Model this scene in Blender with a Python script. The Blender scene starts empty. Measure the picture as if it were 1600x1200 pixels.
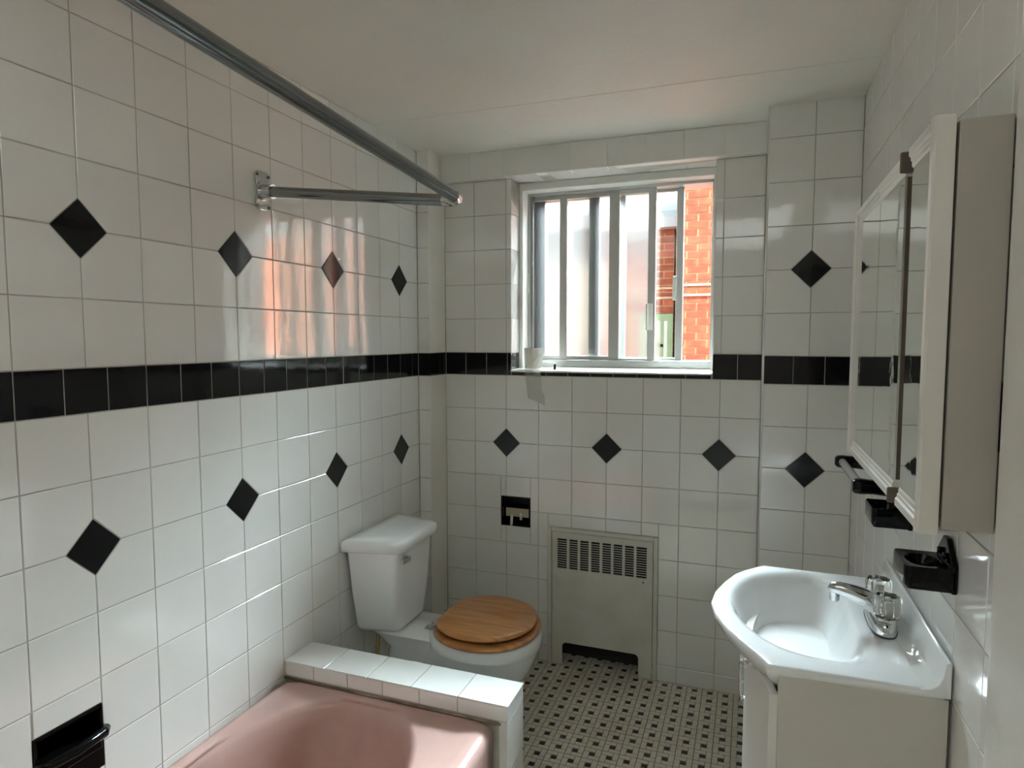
import bpy, bmesh, math, random
from mathutils import Vector, Matrix
random.seed(7)
sc = bpy.context.scene
COL = sc.collection
PI = math.pi
# ------------------------------------------------------------------ camera, world, sun, exposure
CAMP = Vector((1.3830, -2.7031, 1.4549))
YAW, PITCH, ROLL = 0.3543, -0.0708, -0.0011
cd = bpy.data.cameras.new('camera'); cam = bpy.data.objects.new('camera', cd); COL.objects.link(cam)
fw = Vector((-math.sin(YAW)*math.cos(PITCH), math.cos(YAW)*math.cos(PITCH), math.sin(PITCH)))
rt0 = Vector((math.cos(YAW), math.sin(YAW), 0)); up0 = rt0.cross(fw)
rt = rt0*math.cos(ROLL)+up0*math.sin(ROLL); up = up0*math.cos(ROLL)-rt0*math.sin(ROLL)
M3 = Matrix((rt, up, -fw)).transposed()
cam.matrix_world = Matrix.Translation(CAMP) @ M3.to_4x4()
cd.sensor_width = 36; cd.lens = 36*1009.98/1600; cd.clip_start = .02; cd.clip_end = 300
sc.camera = cam
vs = sc.view_settings
vs.view_transform = 'Standard'; vs.look = 'None'; vs.exposure = 0.62; vs.gamma = 1; vs.use_curve_mapping = False
w = bpy.data.worlds.new('sky'); sc.world = w; w.use_nodes = True
bg = w.node_tree.nodes['Background']; bg.inputs[0].default_value = (.86, .94, 1.0, 1); bg.inputs[1].default_value = 3.2
def lamp(name, kind, loc, target, power, color, **kw):
    d = bpy.data.lights.new(name, kind); o = bpy.data.objects.new(name, d); COL.objects.link(o)
    o.location = loc; o.rotation_euler = (Vector(target)-Vector(loc)).to_track_quat('-Z', 'Y').to_euler()
    d.energy = power; d.color = color
    for k, v in kw.items(): setattr(d, k, v)
    return o
lamp('sun', 'SUN', (5, -3.6, 16), (0, 3.2, 0), 25.0, (1, .93, .82), angle=.01)
lamp('room_fill', 'AREA', (.95, -2.5, 2.24), (.95, -2.3, 0), 4.0, (.93, 1, .97), shape='RECTANGLE', size=1.3, size_y=1.0)  # added fill light behind the camera, no real fixture
lamp('sky_fill_over_yard', 'AREA', (1.5, 2.4, 3.75), (.62, -1.0, .7), 2000.0, (.76, .88, 1), shape='RECTANGLE', size=4.4, size_y=1.8, spread=1.25)  # added area lamp above the window, boosts the sky light coming in
sc.cycles.max_bounces = 14; sc.cycles.diffuse_bounces = 7; sc.cycles.glossy_bounces = 5
sc.cycles.transmission_bounces = 8; sc.cycles.transparent_max_bounces = 12
sc.cycles.caustics_reflective = False; sc.cycles.caustics_refractive = True
sc.cycles.sample_clamp_indirect = 25.0
sc.cycles.use_denoising = True

# ------------------------------------------------------------------ materials
MATS = {}
def mat(name, color, rough=.5, metal=0, var=0, bump=0, bscale=20, spec=.5, trans=0, ior=1.5, coat=0, noise=None, sub=0):
    m = bpy.data.materials.new(name); m.use_nodes = True; nt = m.node_tree; N = nt.nodes; L = nt.links
    p = N['Principled BSDF']
    p.inputs['Base Color'].default_value = (*color, 1); p.inputs['Roughness'].default_value = rough
    p.inputs['Metallic'].default_value = metal; p.inputs['Specular IOR Level'].default_value = spec
    p.inputs['Transmission Weight'].default_value = trans; p.inputs['IOR'].default_value = ior
    p.inputs['Coat Weight'].default_value = coat
    geo = N.new('ShaderNodeNewGeometry')
    src = None
    if noise:                                            # (second colour, scale, low, high)
        n = N.new('ShaderNodeTexNoise'); n.inputs['Scale'].default_value = noise[1]; n.inputs['Detail'].default_value = 5
        L.new(geo.outputs['Position'], n.inputs['Vector'])
        r = N.new('ShaderNodeMapRange'); r.inputs[1].default_value = noise[2]; r.inputs[2].default_value = noise[3]
        L.new(n.outputs['Fac'], r.inputs[0])
        mx = N.new('ShaderNodeMix'); mx.data_type = 'RGBA'; mx.inputs[6].default_value = (*color, 1); mx.inputs[7].default_value = (*noise[0], 1)
        L.new(r.outputs[0], mx.inputs[0]); src = mx.outputs[2]
    if var:
        oi = N.new('ShaderNodeObjectInfo'); r2 = N.new('ShaderNodeMapRange')
        r2.inputs[3].default_value = 1-var; r2.inputs[4].default_value = 1+var*.4
        L.new(oi.outputs['Random'], r2.inputs[0])
        hs = N.new('ShaderNodeHueSaturation'); L.new(r2.outputs[0], hs.inputs['Value'])
        if src: L.new(src, hs.inputs['Color'])
        else: hs.inputs['Color'].default_value = (*color, 1)
        src = hs.outputs[0]
    if src: L.new(src, p.inputs['Base Color'])
    if bump:
        n2 = N.new('ShaderNodeTexNoise'); n2.inputs['Scale'].default_value = bscale; n2.inputs['Detail'].default_value = 3
        L.new(geo.outputs['Position'], n2.inputs['Vector'])
        b = N.new('ShaderNodeBump'); b.inputs['Strength'].default_value = 1; b.inputs['Distance'].default_value = bump
        L.new(n2.outputs['Fac'], b.inputs['Height']); L.new(b.outputs[0], p.inputs['Normal'])
    MATS[name] = m; return m
TILE = mat('white_glazed_tile', (.77, .765, .735), .07, var=.035, bump=.0006, bscale=7, spec=1.0, ior=1.6)
BTILE = mat('black_glazed_tile', (.006, .006, .007), .08, bump=.0006, bscale=9, spec=.4)
GROUT = mat('grout', (.44, .415, .37), .85, noise=((.27, .24, .2), 6, .45, .7), bump=.001, bscale=200)
GROUTD = mat('stained_caulk', (.42, .33, .24), .7, noise=((.2, .13, .08), 9, .4, .6))
FGROUT = mat('floor_grout', (.16, .14, .11), .9, noise=((.08, .07, .05), 9, .4, .7))
FTILE = mat('cream_floor_mosaic', (.66, .62, .52), .35, var=.12, noise=((.56, .51, .41), 4, .4, .7))
FDOT = mat('black_floor_mosaic', (.012, .011, .01), .35)
PAINT = mat('ceiling_paint', (.76, .74, .68), .55, bump=.0012, bscale=35, noise=((.73, .70, .63), 2.2, .35, .7))
WPAINT = mat('wall_paint', (.72, .70, .65), .5, bump=.0008, bscale=60)
WOODP = mat('white_painted_wood', (.74, .73, .68), .35, bump=.0004, bscale=60)
ALU = mat('aluminium_frame', (.55, .55, .53), .38, metal=.75)
ALUD = mat('aluminium_dark', (.26, .27, .26), .45, metal=.5)
CHROME = mat('chrome', (.62, .62, .62), .07, metal=1)
STEEL = mat('brushed_steel_rod', (.26, .27, .275), .17, metal=1)
PORC = mat('white_porcelain', (.80, .81, .81), .06, coat=.3)
PINK = mat('pink_tub_enamel', (.52, .33, .295), .14, coat=.2, noise=((.47, .295, .265), 8, .4, .7))
CAB = mat('cabinet_laminate', (.40, .365, .315), .5)
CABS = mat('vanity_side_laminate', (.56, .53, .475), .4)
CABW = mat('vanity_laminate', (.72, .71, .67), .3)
DARK = mat('recess_shade', (.02, .018, .015), .8)  # near-black colour stands in for shade inside the radiator recess
EDGE = mat('brown_board_edge', (.11, .085, .06), .6)
RADP = mat('radiator_paint', (.62, .60, .54), .45, noise=((.55, .52, .45), 7, .4, .7))
CREAM = mat('cream_box_strip', (.55, .48, .36), .6)
BRASS = mat('brass_valve', (.28, .2, .08), .4, metal=.8)
BCER = mat('black_ceramic', (.004, .004, .004), .10, spec=.2, bump=.0008, bscale=40)
ACRY = mat('clear_acrylic', (1, .99, .95), .04, trans=1, ior=1.49)
ACRYBAR = mat('grey_acrylic_bar', (.42, .42, .42), .15, coat=.3)
MIRROR = mat('mirror_glass', (.80, .82, .78), .015, metal=1, bump=.0002, bscale=14)
RUBBER = mat('black_plastic', (.01, .01, .01), .4)
STONE = mat('pale_stone', (.28, .21, .15), .8)
GREENP = mat('green_painted_frame', (.11, .18, .105), .6)
EAVE = mat('pale_grey_eave', (.22, .245, .28), .6)
SLATE = mat('roof_slates', (.2, .2, .22), .7)
BOUNCE_PAVING = mat('pink_bounce_paving', (.52, .23, .15), .9, noise=((.44, .2, .13), 1.5, .4, .6))  # unseen ground coloured terracotta so that it bounces pink light indoors
HOUSEW = mat('cream_stucco', (.17, .155, .13), .8)

MORTAR = mat('pale_mortar', (.24, .14, .08), .9)
BRICK = mat('orange_brick', (.165, .028, .010), .85, var=.35, noise=((.215, .06, .025), 14, .45, .7))

def wood_mat():
    m = mat('varnished_oak', (.30, .13, .04), .28, coat=.25); nt = m.node_tree; N = nt.nodes; L = nt.links; p = N['Principled BSDF']
    tc = N.new('ShaderNodeNewGeometry'); mp = N.new('ShaderNodeMapping'); mp.inputs['Scale'].default_value = (3, 26, 12)
    n = N.new('ShaderNodeTexNoise'); n.inputs['Scale'].default_value = 1.6; n.inputs['Detail'].default_value = 6; n.inputs['Distortion'].default_value = .6
    r = N.new('ShaderNodeValToRGB'); r.color_ramp.elements[0].color = (.33, .125, .032, 1); r.color_ramp.elements[1].color = (.52, .24, .075, 1)
    r.color_ramp.elements[0].position = .3; r.color_ramp.elements[1].position = .62
    L.new(tc.outputs['Position'], mp.inputs[0]); L.new(mp.outputs[0], n.inputs['Vector']); L.new(n.outputs['Fac'], r.inputs[0]); L.new(r.outputs[0], p.inputs['Base Color'])
    return m
OAK = wood_mat()
def glass_mat():
    m = bpy.data.materials.new('clear_window_glass'); m.use_nodes = True; N = m.node_tree.nodes; L = m.node_tree.links
    N.remove(N['Principled BSDF']); out = N['Material Output']
    t = N.new('ShaderNodeBsdfTransparent'); t.inputs[0].default_value = (.95, .97, .95, 1); g = N.new('ShaderNodeBsdfGlossy'); g.inputs['Roughness'].default_value = .02
    f = N.new('ShaderNodeFresnel'); f.inputs[0].default_value = 1.3; mx = N.new('ShaderNodeMixShader')
    L.new(f.outputs[0], mx.inputs[0]); L.new(t.outputs[0], mx.inputs[1]); L.new(g.outputs[0], mx.inputs[2]); L.new(mx.outputs[0], out.inputs[0]); return m
GLASS = glass_mat()
def frost_mat():
    m = bpy.data.materials.new('frosted_window_glass'); m.use_nodes = True; N = m.node_tree.nodes; L = m.node_tree.links
    N.remove(N['Principled BSDF']); out = N['Material Output']
    t = N.new('ShaderNodeBsdfTranslucent'); t.inputs[0].default_value = (.22, .22, .22, 1)
    g = N.new('ShaderNodeBsdfRefraction'); g.inputs['Roughness'].default_value = .17; g.inputs['IOR'].default_value = 1.2; g.inputs[0].default_value = (.66, .67, .66, 1)
    mx = N.new('ShaderNodeMixShader'); mx.inputs[0].default_value = .90
    L.new(t.outputs[0], mx.inputs[1]); L.new(g.outputs[0], mx.inputs[2])
    gl = N.new('ShaderNodeBsdfGlossy'); gl.inputs['Roughness'].default_value = .15
    mx2 = N.new('ShaderNodeMixShader'); mx2.inputs[0].default_value = .04
    L.new(mx.outputs[0], mx2.inputs[1]); L.new(gl.outputs[0], mx2.inputs[2]); tp = N.new('ShaderNodeBsdfTransparent'); mx3 = N.new('ShaderNodeMixShader'); mx3.inputs[0].default_value = .30
    L.new(mx2.outputs[0], mx3.inputs[1]); L.new(tp.outputs[0], mx3.inputs[2]); L.new(mx3.outputs[0], out.inputs[0]); return m
FROST = frost_mat()
def paper_mat():
    m = bpy.data.materials.new('thin_paper'); m.use_nodes = True; N = m.node_tree.nodes; L = m.node_tree.links
    N.remove(N['Principled BSDF']); out = N['Material Output']
    d = N.new('ShaderNodeBsdfDiffuse'); d.inputs[0].default_value = (.85, .84, .80, 1); t = N.new('ShaderNodeBsdfTranslucent'); t.inputs[0].default_value = (.75, .73, .68, 1)
    tr = N.new('ShaderNodeBsdfTransparent'); a = N.new('ShaderNodeMixShader'); b = N.new('ShaderNodeMixShader'); a.inputs[0].default_value = .5; b.inputs[0].default_value = .66
    L.new(d.outputs[0], a.inputs[1]); L.new(t.outputs[0], a.inputs[2]); L.new(a.outputs[0], b.inputs[1]); L.new(tr.outputs[0], b.inputs[2]); L.new(b.outputs[0], out.inputs[0]); return m
PAPER = paper_mat()
def brickwall_mat():
    m = mat('brickwork_far', (.45, .1, .05), .9); N = m.node_tree.nodes; L = m.node_tree.links; p = N['Principled BSDF']
    geo = N.new('ShaderNodeNewGeometry'); sx = N.new('ShaderNodeSeparateXYZ'); ad = N.new('ShaderNodeMath'); cb = N.new('ShaderNodeCombineXYZ')
    L.new(geo.outputs['Position'], sx.inputs[0]); L.new(sx.outputs[0], ad.inputs[0]); L.new(sx.outputs[1], ad.inputs[1]); L.new(ad.outputs[0], cb.inputs[0]); L.new(sx.outputs[2], cb.inputs[1])
    b = N.new('ShaderNodeTexBrick'); b.inputs['Scale'].default_value = 1; b.inputs['Brick Width'].default_value = .21; b.inputs['Row Height'].default_value = .073; b.inputs['Mortar Size'].default_value = .006
    b.inputs['Color1'].default_value = (.165, .028, .010, 1); b.inputs['Color2'].default_value = (.15, .03, .013, 1); b.inputs['Mortar'].default_value = (.24, .14, .08, 1)
    L.new(cb.outputs[0], b.inputs[0]); L.new(b.outputs[0], p.inputs['Base Color']); return m
BRICKW = brickwall_mat()

# ------------------------------------------------------------------ mesh helpers
def link(name, me, m, parent=None, smooth=False):
    o = bpy.data.objects.new(name, me); COL.objects.link(o)
    if m and not me.materials: me.materials.append(m)
    if smooth:
        for p in me.polygons: p.use_smooth = True
    if parent: o.parent = parent
    return o
def empty(name, loc, label, cat, group=None):
    o = bpy.data.objects.new(name, None); COL.objects.link(o); o.empty_display_size = .05
    o['label'] = label; o['category'] = cat
    if group: o['group'] = group
    o['_b'] = list(loc); return o
def tag(o, label, cat, group=None):
    o['label'] = label; o['category'] = cat
    if group: o['group'] = group
def struct(o): o['kind'] = 'structure'; return o
class MB:
    def __init__(s): s.v = []; s.f = []
    def poly(s, vs, fs):
        b = len(s.v); s.v += [tuple(v) for v in vs]; s.f += [tuple(i+b for i in f) for f in fs]; return s
    def box(s, x0, y0, z0, x1, y1, z1, M=None):
        vs = [(x0,y0,z0),(x1,y0,z0),(x1,y1,z0),(x0,y1,z0),(x0,y0,z1),(x1,y0,z1),(x1,y1,z1),(x0,y1,z1)]
        if M: vs = [tuple(M @ Vector(v)) for v in vs]
        return s.poly(vs, [(0,3,2,1),(4,5,6,7),(0,1,5,4),(1,2,6,5),(2,3,7,6),(3,0,4,7)])
    def prism(s, pts, a, b, axis='z'):                   # pts 2D outline swept from a to b
        n = len(pts)
        def P(p, t): return {'z': (p[0], p[1], t), 'y': (p[0], t, p[1]), 'x': (t, p[0], p[1])}[axis]
        vs = [P(p, a) for p in pts]+[P(p, b) for p in pts]
        fs = [tuple(range(n))[::-1], tuple(range(n, 2*n))]+[(i, (i+1) % n, n+(i+1) % n, n+i) for i in range(n)]
        return s.poly(vs, fs)
    def loft(s, loops, cap0=True, cap1=True):
        n = len(loops[0]); vs = [v for l in loops for v in l]; fs = []
        for k in range(len(loops)-1):
            for i in range(n): fs.append((k*n+i, k*n+(i+1) % n, (k+1)*n+(i+1) % n, (k+1)*n+i))
        if cap0: fs.append(tuple(range(n))[::-1])
        if cap1: fs.append(tuple(range((len(loops)-1)*n, len(loops)*n)))
        return s.poly(vs, fs)
    def tube(s, path, r, n=14, caps=True):
        path = [Vector(p) for p in path]; rs = r if isinstance(r, (list, tuple)) else [r]*len(path)
        t = (path[1]-path[0]).normalized(); a = t.orthogonal().normalized(); loops = []
        for i, p in enumerate(path):
            t2 = (path[min(i+1, len(path)-1)]-path[max(i-1, 0)]).normalized()
            a = (a-t2*a.dot(t2)).normalized(); b = t2.cross(a)
            loops.append([p+(a*math.cos(2*PI*k/n)+b*math.sin(2*PI*k/n))*rs[i] for k in range(n)])
        return s.loft(loops, caps, caps)
    def build(s, name, m, parent=None, smooth=False, bevel=0, seg=2, sub=0, auto=None):
        me = bpy.data.meshes.new(name); me.from_pydata(s.v, [], s.f)
        bm = bmesh.new(); bm.from_mesh(me); bmesh.ops.recalc_face_normals(bm, faces=bm.faces)
        if bevel:
            ed = [e for e in bm.edges if len(e.link_faces) == 2 and e.calc_face_angle(0) > .5]
            bmesh.ops.bevel(bm, geom=ed, offset=bevel, segments=seg, affect='EDGES', profile=.5, clamp_overlap=True)
        bm.to_mesh(me); bm.free()
        o = link(name, me, m, parent, smooth)
        if auto is not None:
            for p in me.polygons: p.use_smooth = True
            me.set_sharp_from_angle(angle=auto)
        if sub:
            md = o.modifiers.new('s', 'SUBSURF'); md.levels = md.render_levels = sub
        return o
def sup(cx, cy, hx, hy, z, n=48, e=2.0, e2=None):
    pts = []
    for i in range(n):
        t = 2*PI*i/n; c, s = math.cos(t), math.sin(t)
        k = (abs(c)**e+abs(s)**e)**(-1/e); pts.append((cx+hx*c*k, cy+hy*s*k, z))
    return pts
def rebase(o):
    """put an Empty at its thing's base, children keep their place"""
    b = Vector(o['_b']); del o['_b']; o.location = b
    for c in o.children: c.matrix_parent_inverse = Matrix.Translation(-b)
THINGS = []
def thing(*a, **k):
    o = empty(*a, **k); THINGS.append(o); return o

# ------------------------------------------------------------------ tiles
T = .1524; J = .0026; TD = .0030
ZB1, ZB0 = 1.390, 1.289                                   # black band top / bottom
CEIL = 2.272
ROWS = [0, .0715, .2223, .3747, .5271, .6795, .8319, .9843, 1.1366, ZB0, ZB1, 1.5424, 1.6948, 1.8472, 1.9996, 2.152, CEIL]
_plates = {}
def inset(pts, d):
    n = len(pts); out = []
    for i in range(n):
        p0, p1, p2 = Vector(pts[i-1]), Vector(pts[i]), Vector(pts[(i+1) % n])
        a = (p1-p0).normalized(); b = (p2-p1).normalized()
        na = Vector((-a.y, a.x)); nb = Vector((-b.y, b.x)); den = 1+na.dot(nb)
        m = (na+nb)/den if den > .1 else na
        out.append(p1+m*d)
    return out
def plate(pts, m, bev=.0012, depth=TD):
    key = (m.name, tuple((round(p[0], 4), round(p[1], 4)) for p in pts), bev, depth)
    if key in _plates: return _plates[key]
    n = len(pts); q = inset(pts, bev)
    v = [(p[0], p[1], -depth) for p in pts]+[(p[0], p[1], -bev*.7) for p in pts]+[(p[0], p[1], 0) for p in q]
    f = [(i, (i+1) % n, n+(i+1) % n, n+i) for i in range(n)]+[(n+i, n+(i+1) % n, 2*n+(i+1) % n, 2*n+i) for i in range(n)]+[tuple(range(2*n, 3*n))]
    me = bpy.data.meshes.new('tile'); me.from_pydata(v, [], f); me.materials.append(m); _plates[key] = me; return me
def clip(pts, n, d):                                      # keep n.p >= d
    out = []
    for i in range(len(pts)):
        a, b = pts[i], pts[(i+1) % len(pts)]
        da, db = n[0]*a[0]+n[1]*a[1]-d, n[0]*b[0]+n[1]*b[1]-d
        if da >= 0: out.append(a)
        if (da >= 0) != (db >= 0):
            t = da/(da-db); out.append((a[0]+(b[0]-a[0])*t, a[1]+(b[1]-a[1])*t))
    return out
def rect_minus(r, holes):
    rs = [r]
    for h in holes:
        nr = []
        for (a, b, c, d) in rs:
            if h[0] >= c-1e-6 or h[2] <= a+1e-6 or h[1] >= d-1e-6 or h[3] <= b+1e-6: nr.append((a, b, c, d)); continue
            if h[0] > a: nr.append((a, b, h[0], d))
            if h[2] < c: nr.append((h[2], b, c, d))
            x0, x1 = max(a, h[0]), min(c, h[2])
            if h[1] > b: nr.append((x0, b, x1, h[1]))
            if h[3] < d: nr.append((x0, h[3], x1, d))
        rs = nr
    return rs
class Wall:
    """plane at origin o, u direction, v = up (or given), n outward normal"""
    def __init__(s, name, o, u, v, n, parent=None):
        s.o, s.u, s.v, s.n = Vector(o), Vector(u), Vector(v), Vector(n); s.name = name; s.obj = parent; s.count = 0
    def M(s, cu, cv, tilt=True):
        R = Matrix((s.u, s.v, s.n)).transposed()
        if tilt: R = R @ Matrix.Rotation(random.gauss(0, .0022), 3, 'X') @ Matrix.Rotation(random.gauss(0, .0022), 3, 'Y')
        return Matrix.Translation(s.o+s.u*cu+s.v*cv+s.n*random.uniform(-.0002, .0002)) @ R.to_4x4()
    def base(s, rects, thick, m=GROUT):
        b = MB()
        R = Matrix((s.u, s.v, s.n)).transposed().to_4x4(); MM = Matrix.Translation(s.o) @ R
        for (a, c, d, e) in rects: b.box(a, c, -thick, d, e, -.0015, MM)
        s.obj = struct(b.build(s.name, m)); return s
    def put(s, poly, m, name='tile', tilt=True):
        if len(poly) < 3: return
        xs = [p[0] for p in poly]; ys = [p[1] for p in poly]
        cu, cv = (min(xs)+max(xs))/2, (min(ys)+max(ys))/2
        if max(xs)-min(xs) < .004 or max(ys)-min(ys) < .004: return
        me = plate([(p[0]-cu, p[1]-cv) for p in poly], m)
        o = bpy.data.objects.new(name, me); COL.objects.link(o); o.parent = s.obj; o.matrix_local = s.M(cu, cv, tilt); s.count += 1
    def tiles(s, us, vs, holes=(), diamonds=(), band=None, bus=None, m=TILE):
        DR = .0655
        def cell(r, mm, name):
            for (a, b, c, d) in rect_minus(r, holes):
                if c-a < .009 or d-b < .009: continue
                h = J/2; P = [(a+h, b+h), (c-h, b+h), (c-h, d-h), (a+h, d-h)]
                if mm is not BTILE:
                    for (du, dv) in diamonds:
                        if a-DR < du < c+DR and b-DR < dv < d+DR:
                            for sx in (-1, 1):
                                for sy in (-1, 1):
                                    # only the corner that this cell shares with the diamond
                                    cu, cv = (a+c)/2, (b+d)/2
                                    if (cu-du)*sx > 0 and (cv-dv)*sy > 0:
                                        P = clip(P, (sx, sy), sx*du+sy*dv+DR+.0018)
                s.put(P, mm, name)
        for j in range(len(vs)-1):
            z0, z1 = vs[j], vs[j+1]
            isb = band and abs(z0-band[0]) < 1e-4
            uu = bus if isb else us
            for i in range(len(uu)-1):
                cell((uu[i], z0, uu[i+1], z1), BTILE if isb else m, 'black_tile' if isb else 'tile')
        for (du, dv) in diamonds:
            r = DR-.0018
            s.put([(du-r, dv), (du, dv-r), (du+r, dv), (du, dv+r)], BTILE, 'diamond_tile')
        return s
def lines(a, b, start, step):
    """grid lines between a and b through start"""
    k = math.ceil((a-start)/step+.02); out = [a]
    while start+k*step < b-.012: 
        if start+k*step > a+.012: out.append(start+k*step)
        k += 1
    return out+[b]
BAND = (ZB0, ZB1)
YN = -3.15                                                 # near end of the room
# ---- left wall (x=0): u = +y
WL = Wall('wall_left', (0, 0, 0), (0, 1, 0), (0, 0, 1), (1, 0, 0))
NICHE = (-1.842, .470, -1.687, .620)
WL.base(rect_minus((YN, 0, .05, CEIL), [NICHE]), .10)
cL = lambda i: -(i+1.0703)*T
WL.tiles(lines(-2.62, -.160, cL(1), T), ROWS, holes=[NICHE],
         diamonds=[(cL(c), z) for c in (1, 4, 7, 10, 13) for z in (1.6948, .9843)], band=BAND, bus=lines(-2.62, -.160, cL(7), T*2/3))
# ---- corner pipe chase
CCX, CCY = .057, -.160
W = Wall('wall_corner_chase', (0, CCY, 0), (1, 0, 0), (0, 0, 1), (0, -1, 0)); W.base([(0, 0, CCX-.0015, CEIL)], .20)
W.tiles([0, CCX], ROWS, band=BAND, bus=[0, CCX])
W2 = Wall('s', (CCX, 0, 0), (0, 1, 0), (0, 0, 1), (1, 0, 0), W.obj)
W2.tiles([CCY, 0], [0, ZB0, ZB1, CEIL], band=BAND, bus=[CCY, -.0590, -.018, 0], m=PAINT)
# ---- back wall (y=0)
WIN = (.379, 1.3100, 1.239, 2.152); RADH = (.553, 0, 1.037, .6220); TP = (.329, .604, .470, .740)
WB = Wall('wall_back', (0, 0, 0), (1, 0, 0), (0, 0, 1), (0, -1, 0))
WB.base(rect_minus((-.1, 0, 1.85, CEIL), [WIN, (RADH[0]+.02, 0, RADH[2]-.02, .6), TP]), .12)
cB = lambda j: (1.3325+j)*T
bl = [CCX, .158, .260, .361, .4415, .541, .640, .739, .838, .938, 1.036, 1.135, 1.234, 1.333, 1.422]
WB.tiles([CCX]+[cB(j) for j in range(0, 8)]+[1.422], ROWS[:-1], holes=[WIN, RADH, TP], diamonds=[(cB(j), .9843) for j in (1, 4, 7)], band=BAND, bus=bl)
# beam over the window
WM = Wall('beam', (0, -.045, 0), (1, 0, 0), (0, 0, 1), (0, -1, 0), WB.obj)
bb = MB().box(CCX, -.0435, 2.152, 1.422, 0.0, CEIL).build('beam', WPAINT, WB.obj)
WM.tiles([CCX]+[cB(j) for j in range(0, 8)]+[1.422], [2.153, CEIL])
# ---- right chase
RCX, RCY, RX = 1.422, -.203, 1.722
W = Wall('wall_right_chase', (0, RCY, 0), (1, 0, 0), (0, 0, 1), (0, -1, 0)); W.base([(RCX+.0015, 0, RX, CEIL)], .20)
W.tiles([RCX, 1.574, RX], ROWS, diamonds=[(1.572, 1.6948), (1.572, .9843)], band=BAND, bus=[RCX, 1.524, 1.626, RX])
W2 = Wall('s', (RCX, 0, 0), (0, -1, 0), (0, 0, 1), (-1, 0, 0), W.obj)
W2.tiles([0, .0506, .200], ROWS, band=BAND, bus=[0, .1014, .200])
MB().tube([(RCX+.003, RCY+.003, 0), (RCX+.003, RCY+.003, CEIL)], .0045, 10).build('corner_edging', TILE, W.obj, smooth=True)
# ---- right wall (x=RX): u = -y
WR = Wall('wall_right', (RX, 0, 0), (0, -1, 0), (0, 0, 1), (-1, 0, 0)); WR.base([(-.05, 0, -YN, CEIL)], .10)
WR.tiles([.203+k*T for k in range(10)]+[1.630], ROWS, band=BAND, bus=lines(.203, 1.598, .203, T*2/3))
MB().box(RX-.006, YN, 0, RX+.02, -1.612, CEIL).build('painted_panel', WPAINT, WR.obj, bevel=.002)
# ---- near wall (behind the camera) doorway closed by an unseen door, added to shut out sky light
b = MB(); 
for (a, c, d, e) in rect_minus((-.1, 0, 1.85, CEIL), [(.5, 0, 1.4, 2.05)]): b.box(a, YN-.1, c, d, YN, e)
struct(b.build('wall_near', WPAINT))
struct(MB().box(.49, YN-.09, 0, 1.41, YN-.05, 2.06).build('door_1', WOODP, bevel=.002))
# ---- ceiling
b = MB().box(-.12, YN-.1, CEIL, 1.86, .3, CEIL+.12); ce = struct(b.build('ceiling', PAINT))
b = MB()
nx, ny = 16, 8
vv = [(0.0+1.722*i/nx, -.505+.505*j/ny, CEIL-.0015-.004*math.sin(PI*j/ny*.9)-.004*(j/ny)**2) for j in range(ny+1) for i in range(nx+1)]
ff = [(j*(nx+1)+i, j*(nx+1)+i+1, (j+1)*(nx+1)+i+1, (j+1)*(nx+1)+i) for j in range(ny) for i in range(nx)]
b.poly(vv, ff); b.box(0, -.505, CEIL-.0015, 1.722, -.50, CEIL+.01); b.build('plaster_panel', PAINT, ce, smooth=True)
b = MB(); b.poly([(.0, -1.52, CEIL-.002), (.09, -1.50, CEIL-.012), (.17, -1.44, CEIL-.02), (.10, -1.43, CEIL-.004), (.02, -1.45, CEIL-.002), (.05, -1.58, CEIL-.004), (.15, -1.6, CEIL-.02)], [(0, 1, 3, 4), (1, 2, 3), (0, 5, 1), (5, 6, 1)]); 
pf = b.build('peeling_flake', WPAINT, ce); pf['label'] = 'torn flake of plaster curling down'
# ---- floor
b = MB().box(-.1, YN-.1, -.1, 1.86, .12, -.0015); FL = struct(b.build('floor', FGROUT))
P = .0608; PY = .0610; X0 = .7092; Y0 = -.0226; g = .0020; h = P/6
WF = Wall('floor', (0, 0, 0), (1, 0, 0), (0, 1, 0), (0, 0, 1), FL)
def rp(x0, y0, x1, y1): return [(x0+g/2, y0+g/2), (x1-g/2, y0+g/2), (x1-g/2, y1-g/2), (x0+g/2, y1-g/2)]
cells = []
for i in range(-12, 17):
    for j in range(-22, 52):
        cx, cy = X0+i*P, Y0-j*PY
        if cx < .03 or cx > 1.70 or cy < -2.9: continue
        cells.append((cx, cy))
def cellparts(cx, cy):
    a = P/2-.0003
    A = [(cx-a, cy-a, cx-h, cy+h), (cx-a, cy+h, cx+h, cy+a), (cx+h, cy-h, cx+a, cy+a), (cx-h, cy-a, cx+a, cy-h)]
    return A, (cx-h, cy-h, cx+h, cy+h)
def seen(cx, cy): return (.76 < cx < 1.41 and -1.40 < cy < 0.0) or (.58 < cx <= .76 and -.95 < cy < 0)
vis = sorted([c for c in cells if seen(*c)], key=lambda c: (Vector((*c, 0))-CAMP).length)
rest = [c for c in cells if not seen(*c)]
indw = set()
nw = nd = 0
stW = MB(); stD = MB()
def addstuff(B, r, z=0):
    q = rp(*r); B.poly([(x, y, z) for x, y in q]+[(x, y, -.002) for x, y in q], [(0, 1, 2, 3), (0, 4, 5, 1), (1, 5, 6, 2), (2, 6, 7, 3), (3, 7, 4, 0)])
for (cx, cy) in vis:
    A, D = cellparts(cx, cy)
    for r in A:
        if nw < 300: WF.put(rp(*r), FTILE, 'mosaic_tile'); nw += 1
        else: addstuff(stW, r)
    if nd < 300: WF.put(rp(*D), FDOT, 'black_mosaic_tile'); nd += 1
    else: addstuff(stD, D)
for (cx, cy) in rest:
    A, D = cellparts(cx, cy)
    for r in A: addstuff(stW, r)
    addstuff(stD, D)
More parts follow.
